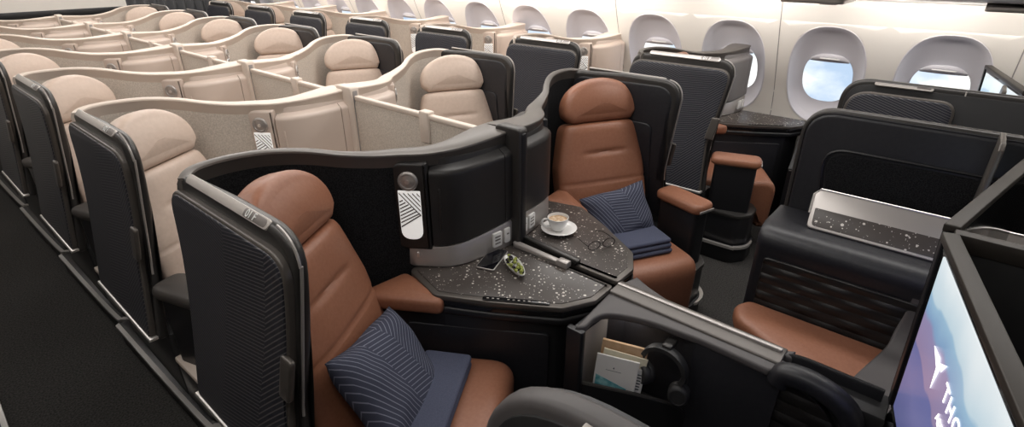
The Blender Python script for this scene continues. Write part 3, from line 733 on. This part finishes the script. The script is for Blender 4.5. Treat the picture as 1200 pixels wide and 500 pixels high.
def front_wall(which):
    t = thing('front_partition', (.0, 0, 0), {'L': 'grey-rimmed rounded partition at the bottom edge with a blank silver plate', 'R': 'broad black leather partition with recessed felt bay behind the ottoman', 'W': 'black line-textured partition with silver plate below the right windows'}[which], 'partition', 'front row partitions')
    cr_ = .24 if which == 'L' else .13
    o = rnd([(.44, .05), (.455, 1.20), (-1.15, 1.20), (-1.15, .05)], [.02, cr_, .02, .02], 12)
    mb = MB(); mb.plate(o, FYZ, -.045, .0, .014, 4, warp=None); mb.build('partition_frame', 'console_grey' if which == 'L' else 'dark_metal', t)
    mb = MB(); mb.plate(offset(o, .024), FYZ, -.004, .004, .003, 2); mb.build('recessed_band', 'rubber', t)
    o2 = rnd([(.40, .10), (.425, 1.145), (-.02, 1.145), (-.02, .10)], [.02, cr_-.02, .07, .02], 10)
    mb = MB(); mb.plate(o2, FYZ, -.004, .016, .008, 3); mb.build('panel_border', 'bronze', t)
    mb = MB(); mb.plate(offset(o2, .010), FYZ, .0, .020, .006, 3); mb.build('outer_panel', 'shell_lines', t)
    o3 = rnd([(.42, .08), (.438, 1.187), (-1.12, 1.187), (-1.12, .08)], [.02, cr_-.015, .02, .02], 12)
    mb = MB(); mb.plate(o3, lambda u, v, n: (n, u, v), .040, .062, .016, 4); mb.build('inner_pad', 'black_leather', t, 50)
    nn = Vector((-.42, 0, .907)); vv = Vector((.907, 0, .42))
    fl = frame((-.004, .21 if which != 'L' else .145, 1.186), (0, -1, 0), vv, nn)
    mb = MB(); mb.plate(rect(-.11, .125, -.014, .014, .013), fl, -.004, .003, .0015); lp = mb.build('number_plate', 'label_plate', t)
    mb = MB(); mb.plate(rect(.06, .115, -.008, .008, .007), fl, -.002, .0036, .0008); mb.build('number_badge', 'label_dark', lp)
    mb = MB(); mb.plate(rect(-.036, -.030, .1, 1.195, .001), FYZ, -.002, .0025, .001); mb.build('panel_joint', 'silver', t)
    # fin carried on the inside
    fy = frame((0, -.16, 0), (1, 0, 0), ez, (0, 1, 0))
    mb = MB(); mb.plate(rnd([(.05, .70), (.24, .70), (.225, 1.19), (.20, 1.21), (.05, 1.21)], [.01, .02, .012, .012, .01]), fy, -.008, .008, .005, 3); mb.build('wing_fin', 'bronze', t)
    return t
def front_cabinet(which):
    t = thing('footwell_cabinet', (.7, -.3, 0), {'L': 'black cabinet under the big lit screen at the right edge', 'R': 'dark footwell cabinet beyond the ottoman under the far screen', 'W': 'dark cabinet under the small bright screen by the window'}[which], 'cabinet', 'footwell cabinets')
    mb = MB(); mb.prism([(.075, -.26), (.40, -.235), (.985, -.10), (.985, -.9), (.075, -.9)], 0, .64, .02, 3); mb.build('cabinet_body', 'black_leather', t)
    d = Vector((.977, .211, 0)).normalized(); fr = frame((.40, -.235, 0), d, ez, Vector((-d.y, d.x, 0)))
    if which == 'R':
        hp = spline([(.378, -.085, .70), (.385, -.080, .62), (.405, -.070, .555), (.44, -.064, .505), (.50, -.040, .470), (.60, -.010, .457), (.75, .025, .454), (.92, .06, .454)], 5)
        mb = MB(); mb.loft([[(p.x, p.y, .38), (p.x, p.y, p.z-.012), (p.x, p.y-.004, p.z-.004), (p.x, p.y-.012, p.z), (p.x, -.235, p.z), (p.x, -.235, .38)] for p in hp]); mb.build('footwell_hood', 'console_grey', t, 60)
    return t
def monitor(which):
    d = Vector((-.977, -.211, 0)).normalized(); nn = Vector((d.y, -d.x, 0))     # from the centre apex outward; normal faces aft
    if nn.y < 0: nn = -nn
    tilt = R(3); vv = (ez*math.cos(tilt) + nn*math.sin(tilt)); n2 = (nn*math.cos(tilt) - ez*math.sin(tilt))
    O = Vector((.975, -.066, .70)) - nn*.026 + (d*.07 if which == 'W' else d*0)
    fr = frame(O, d, vv, n2)
    t = thing('seat_monitor', (.7, -.2, .70), {'L': 'large lit screen with white logo and letters at the right edge', 'R': 'dark screen back with bronze top bar sloping to the right edge', 'W': 'small bright screen corner under the window at upper right'}[which], 'monitor', 'front row monitors')
    mb = MB(); mb.plate(rnd([(0, 0), (.72, 0), (.72, .49), (0, .49)], .01), fr, -.026, .0, .006); mb.build('screen_housing', 'black_gloss', t)
    mb = MB(); mb.plate(rect(.0, .72, .474, .494, .004), fr, -.028, .004, .003); mb.build('top_bar', 'brown_bar', t)
    mb = MB(); mb.plate(rect(.0, .022, .0, .476, .004), fr, -.027, .003, .002); mb.build('side_bar', 'black_plastic', t)
    mb = MB(); mb.plate(rect(.060, .70, .03, .462, .006), fr, -.002, .0025, .001); s_ = mb.build('lit_panel', 'screen', t)
    if which == 'L':
        lg = MB()
        wing = [[(.196, .318), (.250, .326), (.268, .310), (.254, .252), (.247, .300)], [(.262, .322), (.298, .343), (.278, .312)]]
        for poly in wing: lg.plate(poly, fr, .0024, .0036, .0004, 1)
        lg.build('screen_logo', 'screen_text', s_)
        text('screen_lettering', 'THOMPSON', lambda u, v, n: fr(.324+u, .290+v, .003+n), .054, 'screen_text', s_)
        text('screen_lettering', 'AERO SEATING', lambda u, v, n: fr(.332+u, .242+v, .003+n), .029, 'screen_text', s_)
    return t
M['screen_text'] = mat('screen_lettering', (1, 1, 1), .5, emit=(1, 1, 1), es=.9)
setside(.45, 1); tL, PF = front_side('L'); wl = front_wall('L'); fl_ = front_cabinet('L'); ml = monitor('L')
setside(2.45, -1); tR, _ = front_side('R'); wrt = front_wall('R'); frr = front_cabinet('R'); mr_ = monitor('R')
setside(3.14, 1); front_wall('W'); front_cabinet('W'); monitor('W')
# centre strip over both consoles and the bar over the screens
setside(*NEU)
t = thing('centre_strip', (XC, .45, .70), 'long pale grey strip running forward from the table between the consoles', 'trim strip')
mb = MB(); mb.plate(rnd([(.745, .66), (.17, .66), (.17, .688), (.735, .693)], .004), frame((XC, 0, 0), (0, 1, 0), ez, (1, 0, 0)), -.046, .040, .006, 3); mb.build('strip_cap', 'cap_grey', t)
mb = MB(); mb.plate(rect(.18, .735, .68, .697, .003), frame((XC+.014, 0, 0), (0, 1, 0), ez, (1, 0, 0)), -.008, .008, .003); mb.build('strip_ridge', 'silver', t)
t = thing('monitor_spine', (XC, -.4, .68), 'bronze bar running forward from the corner where the two screens meet', 'bar')
mb = MB(); mb.box(XC-.016, XC+.016, -.92, -.085, 1.150, 1.192, .005); mb.build('spine_bar', 'brown_bar', t)
mb = MB(); mb.box(XC-.008, XC+.008, -.92, -.12, .68, 1.152, .003); mb.build('spine_web', 'rubber', t)

# ------------------------------------------------------------------ the ottoman bay of the right suite
t = thing('buddy_ledge', (2.25, .1, 0), 'glossy black ledge with quilted front and speckled tray behind the ottoman', 'ledge')
mb = MB()
prof = [(2.384, 0), (2.075, 0), (2.075, .66), (2.062, .70), (2.066, .735), (2.085, .76), (2.13, .772), (2.25, .765), (2.384, .76)]
ys = [.455, .45, .43, .40] + [.35-.05*k for k in range(30)]
rings = []
for i, y in enumerate(ys):
    q = [.90, .96, .99, 1][i] if i < 4 else 1
    rings.append([(2.40-(2.40-x)*q, y, z*(.97+.03*q)) for x, z in prof])
mb.loft(rings); lb = mb.build('ledge_body', 'black_leather', t, 50)
mb = MB(); qf = frame((2.074, 0, 0), (0, 1, 0), ez, (-1, 0, 0)); mb.plate(rnd([(.41, .10), (.41, .655), (-.9, .655), (-.9, .10)], .02), qf, -.004, .008, .006); mb.build('quilted_front', 'quilt', t)
mb = MB(); mb.plate(rnd([(.30, .80), (.335, 1.035), (-.55, 1.035), (-.55, .78)], [.03, .07, .02, .02], 7), frame((2.386, 0, 0), (0, 1, 0), ez, (-1, 0, 0)), -.004, .006, .005); fb_ = mb.build('felt_bay', 'carpet_wall', t)
ro = rnd([(.315, .79), (.35, 1.05), (-.565, 1.05), (-.565, .77)], [.035, .08, .02, .02], 7)
mb = MB(); mb.tube([(2.382, u, v) for u, v in ro], .006, 6, loop=True); mb.build('bay_rim', 'black_plastic', t)
trn = Vector((-.80, 0, .60)); trv = Vector((.60, 0, .80))
ft = frame((2.20, 0, .768), (0, 1, 0), trv, trn)
mb = MB(); mb.plate(rnd([(.31, 0), (.325, .165), (-.5, .165), (-.5, 0)], [.02, .03, .02, .02]), ft, -.006, .010, .005); tr = mb.build('tilted_tray', 'silver', t)
mb = MB(); mb.plate(rnd([(.295, .012), (.303, .085), (-.48, .085), (-.48, .012)], [.015, .004, .004, .015]), ft, .008, .0118, .001); mb.build('speckled_inlay', 'terrazzo', tr)
mb = MB(); mb.tube([ft(u, v, .009) for u, v in [(.318, .06), (.324, .14), (.305, .165), (-.5, .166)]], .004, 6); mb.build('tray_edge', 'bright_silver', tr)
t = thing('ottoman', (1.93, .15, 0), 'brown leather ottoman with rounded end against the quilted ledge', 'ottoman')
oo = rnd([(2.06, .425), (1.985, .462), (1.90, .425), (1.66, -.02), (1.66, -.06), (2.06, -.12)], [.05, .07, .09, .05, .05, .05], 8)
mb = MB(); mb.plate(oo, XY, .372, .448, .026, 5, dome=.006); mb.build('ottoman_cushion', 'brown', t, 60)
mb = MB(); mb.prism(offset(oo, .035), 0, .374, .008); mb.build('ottoman_base', 'rubber', t)

t = thing('stowage_box', (4.0, .6, 0), 'low black stowage box with sloped silver face under the window past the small table', 'box')
mb = MB(); mb.loft([[(x, y, z) for x, z in [(3.80, 0), (3.80, .44), (3.83, .47), (3.93, .66), (3.96, .675), (4.12, .675), (4.08, .0)]] for y in (.735, .42)]); mb.build('box_body', 'black_plastic', t)
mb = MB(); mb.plate(rect(-.13, .13, -.08, .08, .015), frame((3.876, .575, .565), (0, 1, 0), (.466, 0, .885), (-.885, 0, .466)), -.005, .006, .003); mb.build('box_lid', 'silver', t)
mb = MB(); mb.tube([(3.797, .73, .43), (3.797, .425, .43)], .004, 6); mb.build('box_seam', 'dark_metal', t)

# ------------------------------------------------------------------ loose things
def pillow(name, O, U, V, Nn, hw, hh, th, label, parentless=True):
    U, V, Nn = Vector(U).normalized(), Vector(V).normalized(), Vector(Nn).normalized()
    me_b = bmesh.new(); n = 28; grid = {}
    rn = random.Random(label)
    ph = [rn.random()*6 for _ in range(6)]
    for sd in (1, -1):
        for i in range(n+1):
            for j in range(n+1):
                a, b_ = -1+2*i/n, -1+2*j/n
                edge = (1-a**4)*(1-b_**4)
                x = a*hw*(1-.055*(1-b_*b_)*a*a)*(1+.02*math.sin(b_*5+ph[0])); y = b_*hh*(1-.06*(1-a*a)*b_*b_)*(1+.02*math.sin(a*5+ph[1]))
                z = sd*th*max(0, edge)**.55
                r_ = math.hypot(a, b_)
                z += sd*th*.10*edge*(math.sin(9*a+4*b_+ph[2])*abs(a)**1.5 + math.sin(10*b_-5*a+ph[3])*abs(b_)**1.5)
                if (i in (0, n) or j in (0, n)):
                    if sd == -1: continue
                    z = 0
                grid[sd, i, j] = me_b.verts.new((x, y, z))
    for sd in (1, -1):
        for i in range(n):
            for j in range(n):
                q = []
                for (ii, jj) in ((i, j), (i+1, j), (i+1, j+1), (i, j+1)):
                    q.append(grid.get((sd, ii, jj)) or grid[1, ii, jj])
                me_b.faces.new(q if sd > 0 else q[::-1])
    me = bpy.data.meshes.new(name); me_b.to_mesh(me); me_b.free()
    for p in me.polygons: p.use_smooth = True
    me.materials.append(M['pillow']); o = bpy.data.objects.new(name, me); C.objects.link(o)
    Vn = Nn.cross(U).normalized()
    o.matrix_world = Matrix(((U.x, Vn.x, Nn.x, O[0]), (U.y, Vn.y, Nn.y, O[1]), (U.z, Vn.z, Nn.z, O[2]), (0, 0, 0, 1)))
    return tag(o, label, 'pillow', 'pillows on the brown seats')
wf = lambda s: Vector((.5*s, -.866, 0)); wl_ = lambda s: Vector((.866*s, .5, 0))
# left pillow leans on the left brown seat's back
hL = Vector((.605, 1.345, 0)); f, l = wf(1), wl_(1)
pillow('pillow', hL + f*.275 - l*.035 + ez*.585, l*.93-ez*.26, ez, f*.80+ez*.60, .20, .165, .062, 'navy pillow with pale curved lines leaning in the left brown seat')
hR = Vector((2.295, 1.345, 0)); f2 = wf(-1); l2 = Vector((.866, -.5, 0))
pillow('pillow', hR + f2*.29 - l2*.025 + ez*.605, l2*.97+ez*.16, ez, f2*.85+ez*.52,   .175, .125, .055, 'navy pillow with fine pale lines leaning in the far brown seat')
def blanket(O, U, V, w, d, layers, label, z0, lt=.026):
    U, V = Vector(U).normalized(), Vector(V).normalized()
    t = thing('folded_blanket', (O[0], O[1], z0), label, 'blanket', 'folded blankets on the brown seats')
    for k in range(layers):
        sc_ = 1 - .03*k; zz = z0 + lt*k
        fr = frame((O[0]+.006*k, O[1]+.004*k, 0), U, V, ez)
        mb = MB(); o = rnd([(-w/2*sc_, -d/2*sc_), (w/2*sc_, -d/2*sc_), (w/2*sc_, d/2), (-w/2*sc_, d/2)], .018)
        mb.plate(o, fr, zz, zz+lt-.0005, lt*.46, 4, dome=.002); mb.build('blanket_fold', 'navy_blanket', t, 60)
    return t
blanket(hL + f*.395 - l*.005, l, f, .36, .17, 2, 'folded navy blanket before the pillow on the left brown seat', .474, .024)
blanket(hR + f2*.425 - l2*.02, l2, f2, .34, .19, 3, 'folded navy blanket before the pillow on the far brown seat', .474, .024)
# coffee cup and saucer
cx, cy, z = 1.640, 1.122, .700
t = thing('saucer', (cx, cy, z), 'white saucer under the coffee cup on the far speckled table', 'saucer')
fr = frame((cx, cy, z), (1, 0, 0), (0, 1, 0), ez)
mb = MB(); mb.lathe([(.0005, .002), (.032, .001), (.034, .004), (.062, .013), (.075, .018), (.076, .020), (.073, .021), (.05, .013), (.030, .008), (.0005, .007)], fr, 36); mb.build('saucer_dish', 'porcelain', t, 60)
t = thing('coffee_cup', (cx, cy, z+.008), 'white coffee cup with foamy coffee on its saucer', 'cup')
fr = frame((cx-.004, cy+.004, z+.008), (1, 0, 0), (0, 1, 0), ez)
mb = MB(); mb.lathe([(.0005, .001), (.021, .0), (.024, .004), (.034, .02), (.041, .042), (.044, .058), (.0445, .060), (.042, .060), (.039, .045), (.030, .02), (.018, .008), (.0005, .007)], fr, 36); mb.build('cup_body', 'porcelain', t, 60)
mb = MB(); mb.lathe([(.0005, .046), (.0385, .046), (.0395, .049), (.02, .0505), (.0005, .051)], fr, 28); mb.build('coffee', 'coffee', t, 60)
ca = Vector((-.68, .73, 0)).normalized()
mb = MB(); mb.tube(spline([fr(ca.x*q, ca.y*q, h) for q, h in ((.040, .047), (.055, .052), (.066, .042), (.062, .026), (.047, .018), (.034, .020))], 5), .005, 8); mb.build('cup_handle', 'porcelain', t, 60)
# phone
t = thing('smartphone', (1.29, 1.185, .70), 'dark smartphone lying by the silver ledge on the left table', 'phone')
pu = Vector((.73, .684, 0)).normalized(); pu = (Vector((1.357, 1.207, 0))-Vector((1.216, 1.158, 0))).normalized(); pv = Vector((-pu.y, pu.x, 0))
fr = frame((1.283, 1.178, .700), pu, pv, ez)
mb = MB(); mb.plate(rect(-.076, .076, -.037, .037, .011), fr, .001, .009, .003); mb.build('phone_case', 'silver', t)
mb = MB(); mb.plate(rect(-.073, .073, -.034, .034, .009), fr, .0085, .0095, .0004); mb.build('phone_screen', 'screen_black', t)
# dish of olives
t = thing('snack_dish', (1.285, 1.068, .70), 'slim white boat dish full of olives on the left table', 'dish')
du = (Vector((1.25, 1.0, 0))-Vector((1.322, 1.138, 0))).normalized(); dv = Vector((-du.y, du.x, 0)); fr = frame((1.286, 1.068, .700), du, dv, ez)
rings = []
for sc_, h in ((.55, .0), (.62, .001), (.86, .012), (1, .022), (1.0, .024), (.95, .0235), (.8, .012), (.5, .006)):
    rings.append([fr(.078*sc_*math.cos(a), .027*sc_*math.sin(a)*(1-.25*math.cos(a)), h) for a in [2*math.pi*k/32 for k in range(32)]])
mb = MB(); mb.loft(rings); mb.build('dish_body', 'porcelain', t, 60)
rn = random.Random(4); oc = []
for k in range(34):
    for _ in range(60):
        a, b_ = rn.uniform(-.062, .062), rn.uniform(-.020, .020)
        if (a/.066)**2+(b_/.022)**2 > 1: continue
        h = .013 + (.012 if k > 18 else 0) + .006*(1-(b_/.022)**2)
        if all((a-x)**2+(b_-y)**2+(h-w_)**2 > .0098**2 for x, y, w_ in oc): oc.append((a, b_, h)); break
for k, (a, b_, h) in enumerate(oc):
    mb = MB(); p = fr(a, b_, h); q = rn.uniform(0, 3.14); r_ = .0062
    f3 = frame(p, (math.cos(q), math.sin(q), 0), (-math.sin(q), math.cos(q), 0), ez)
    mb.loft([[f3(.0078*math.cos(w_), r_*math.sin(w_)*math.cos(x), r_*math.sin(w_)*math.sin(x)) for x in [2*math.pi*i/10 for i in range(10)]] for w_ in [.05+3.04*i/7 for i in range(8)]])
    dko = rn.random() < .38
    o = mb.build('olive', 'dark_olive' if dko else 'olive', None, 60); recenter(o)
    tag(o, 'black olive in the boat dish on the left table' if dko else 'green olive in the boat dish on the left table', 'olive', 'black olives in the dish' if dko else 'green olives in the dish')
# spectacles
t = thing('spectacles', (1.62, .90, .70), 'thin dark-framed spectacles lying on the far speckled table', 'glasses')
gu = (Vector((1.70, .868, 0))-Vector((1.565, .935, 0))).normalized(); gv = Vector((-gu.y, gu.x, 0)); fr = frame((1.625, .903, .700), gu, gv, ez)
for sx in (-1, 1):
    ring = [(sx*.034+.026*math.cos(a)*(1+.12*math.cos(2*a)*.5), .022+.019*math.sin(a)) for a in [2*math.pi*k/28 for k in range(28)]]
    mb = MB(); mb.tube([fr(u, .004, v) for u, v in ring], .0016, 6, loop=True); rm = mb.build('lens_rim', 'black_gloss', t)
    mb = MB(); mb.plate(offset(ring, .0008), lambda u, v, n: fr(u, .004+n, v), -.0006, .0006, .0002, 1); mb.build('lens', 'lens', rm)
    mb = MB(); mb.tube(spline([fr(sx*.062, .004, .026), fr(sx*.064, .02, .026), fr(sx*.062, .09, .022), fr(sx*.058, .125, .010), fr(sx*.057, .137, .004)], 4), .0015, 6); mb.build('temple', 'black_gloss', t)
mb = MB(); mb.tube(spline([fr(-.009, .004, .026), fr(0, .003, .030), fr(.009, .004, .026)], 4), .0015, 6); mb.build('bridge', 'black_gloss', t)
# magazines in the lit pocket, headphones on the pocket back (left suite)
setside(.45, 1)
def leaf(name, u0, v0, w, h, n, th, tilt, m, label):
    t = thing(name, PF(u0+w/2, v0, n), label, 'magazine' if name == 'magazine' else 'folder', 'papers in the lit pocket')
    c, s_ = math.cos(R(tilt)), math.sin(R(tilt))
    g = lambda u, v, k: PF(u0 + u*c - v*s_, v0 + u*s_ + v*c, n + k - .0 - .05*v)
    mb = MB(); mb.plate(rect(0, w, 0, h, .001, 2), g, 0, th, .0008, 1); mb.build('cover', m, t)
    return t, g
t, g = leaf('folder', .045, 0.357, .150, .245, -.080, .010, -4, 'kraft', 'brown kraft folder at the back of the lit pocket')
t, g = leaf('booklet', .047, 0.352, .145, .225, -.064, .005, -6, 'cream_paper', 'cream booklet between folder and magazine in the lit pocket')
t['category'] = 'booklet'
t, g = leaf('magazine', .040, 0.357, .140, .205, -.050, .006, -3, 'paper', 'white magazine with blue sea picture at the front of the lit pocket')
mb = MB(); mb.plate([(.006, .005), (.112, .005), (.112, .088), (.05, .108), (.006, .122)], g, .0058, .0066, .0002, 1); mb.build('cover_picture', 'sea', t)
mb = MB(); mb.plate([(.058, .158), (.064, .158), (.061, .166)], g, .0058, .0066, .0001, 1)
for a, b_, c in ((.035, .087, .148), (.116, .128, .055), (.116, .128, .050)): mb.plate([(a, c), (b_, c), (b_, c+.0015), (a, c+.0015)], g, .0058, .0064, .0001, 1)
mb.build('cover_print', 'ink', t)
t, g = leaf('leaflet', .165, 0.352, .035, .17, -.060, .004, -4, 'paper', 'narrow white printed leaflet beside the sea magazine'); t['category'] = 'leaflet'
mb = MB()
for k in range(6): mb.plate([(.010, .085+.012*k), (.026, .085+.012*k), (.026, .09+.012*k), (.010, .09+.012*k)], g, .0038, .0046, .0001, 1)
mb.build('leaflet_print', 'ink', t)
HP = frame((.905, .475, 0), (0, -1, 0), ez, (-1, 0, 0))
t = thing('headphones', HP(0, .50, 0), 'black over-ear headphones hung on the console beside the magazines', 'headphones')
hc = (.0, .555)
band = [HP(hc[0]+.072*math.cos(a), hc[1]+.070*math.sin(a), .030) for a in [R(-28)+R(225)*k/26 for k in range(27)]]
mb = MB(); rings = []
for i, p in enumerate(band):
    tt_ = (band[min(i+1, 26)]-band[max(i-1, 0)]).normalized(); rr = tt_.cross(pn_ := Vector((HP(0, 0, 1)-HP(0, 0, 0)))).normalized()
    w_ = .015 if 3 < i < 23 else .010
    rings.append([p + rr*a + pn_*b_ for a, b_ in ((-.007, -w_), (.007, -w_), (.009, 0), (.007, w_), (-.007, w_), (-.010, 0))])
mb.loft(rings); hb = mb.build('headband', 'headphone', t, 60)
mb = MB(); mb.plate(rect(hc[0]-.016, hc[0]+.016, hc[1]+.060, hc[1]+.088, .008), HP, -.02, .036, .006); mb.build('band_hook', 'dark_metal', t)
for (u, v, rot) in ((-.055, .497, -.45), (.062, .480, .25)):
    ax = (Vector(HP(0, 0, 1))-Vector(HP(0, 0, 0))).normalized(); px_ = (Vector(HP(1, 0, 0))-Vector(HP(0, 0, 0))).normalized()
    a2 = (ax*math.cos(rot) + px_*math.sin(rot)); u2 = (px_*math.cos(rot) - ax*math.sin(rot))
    fr = frame(HP(u, v, .028), u2, ez, a2)
    mb = MB(); mb.lathe([(.0005, -.016), (.030, -.016), (.037, -.010), (.038, .0), (.036, .003), (.0372, .006), (.036, .020), (.030, .027), (.027, .0275), (.026, .025), (.0005, .026)], lambda a, b_, h: fr(a*.92, b_*1.08, h), 28); mb.build('ear_cup', 'headphone', t, 50)
setside(*NEU)
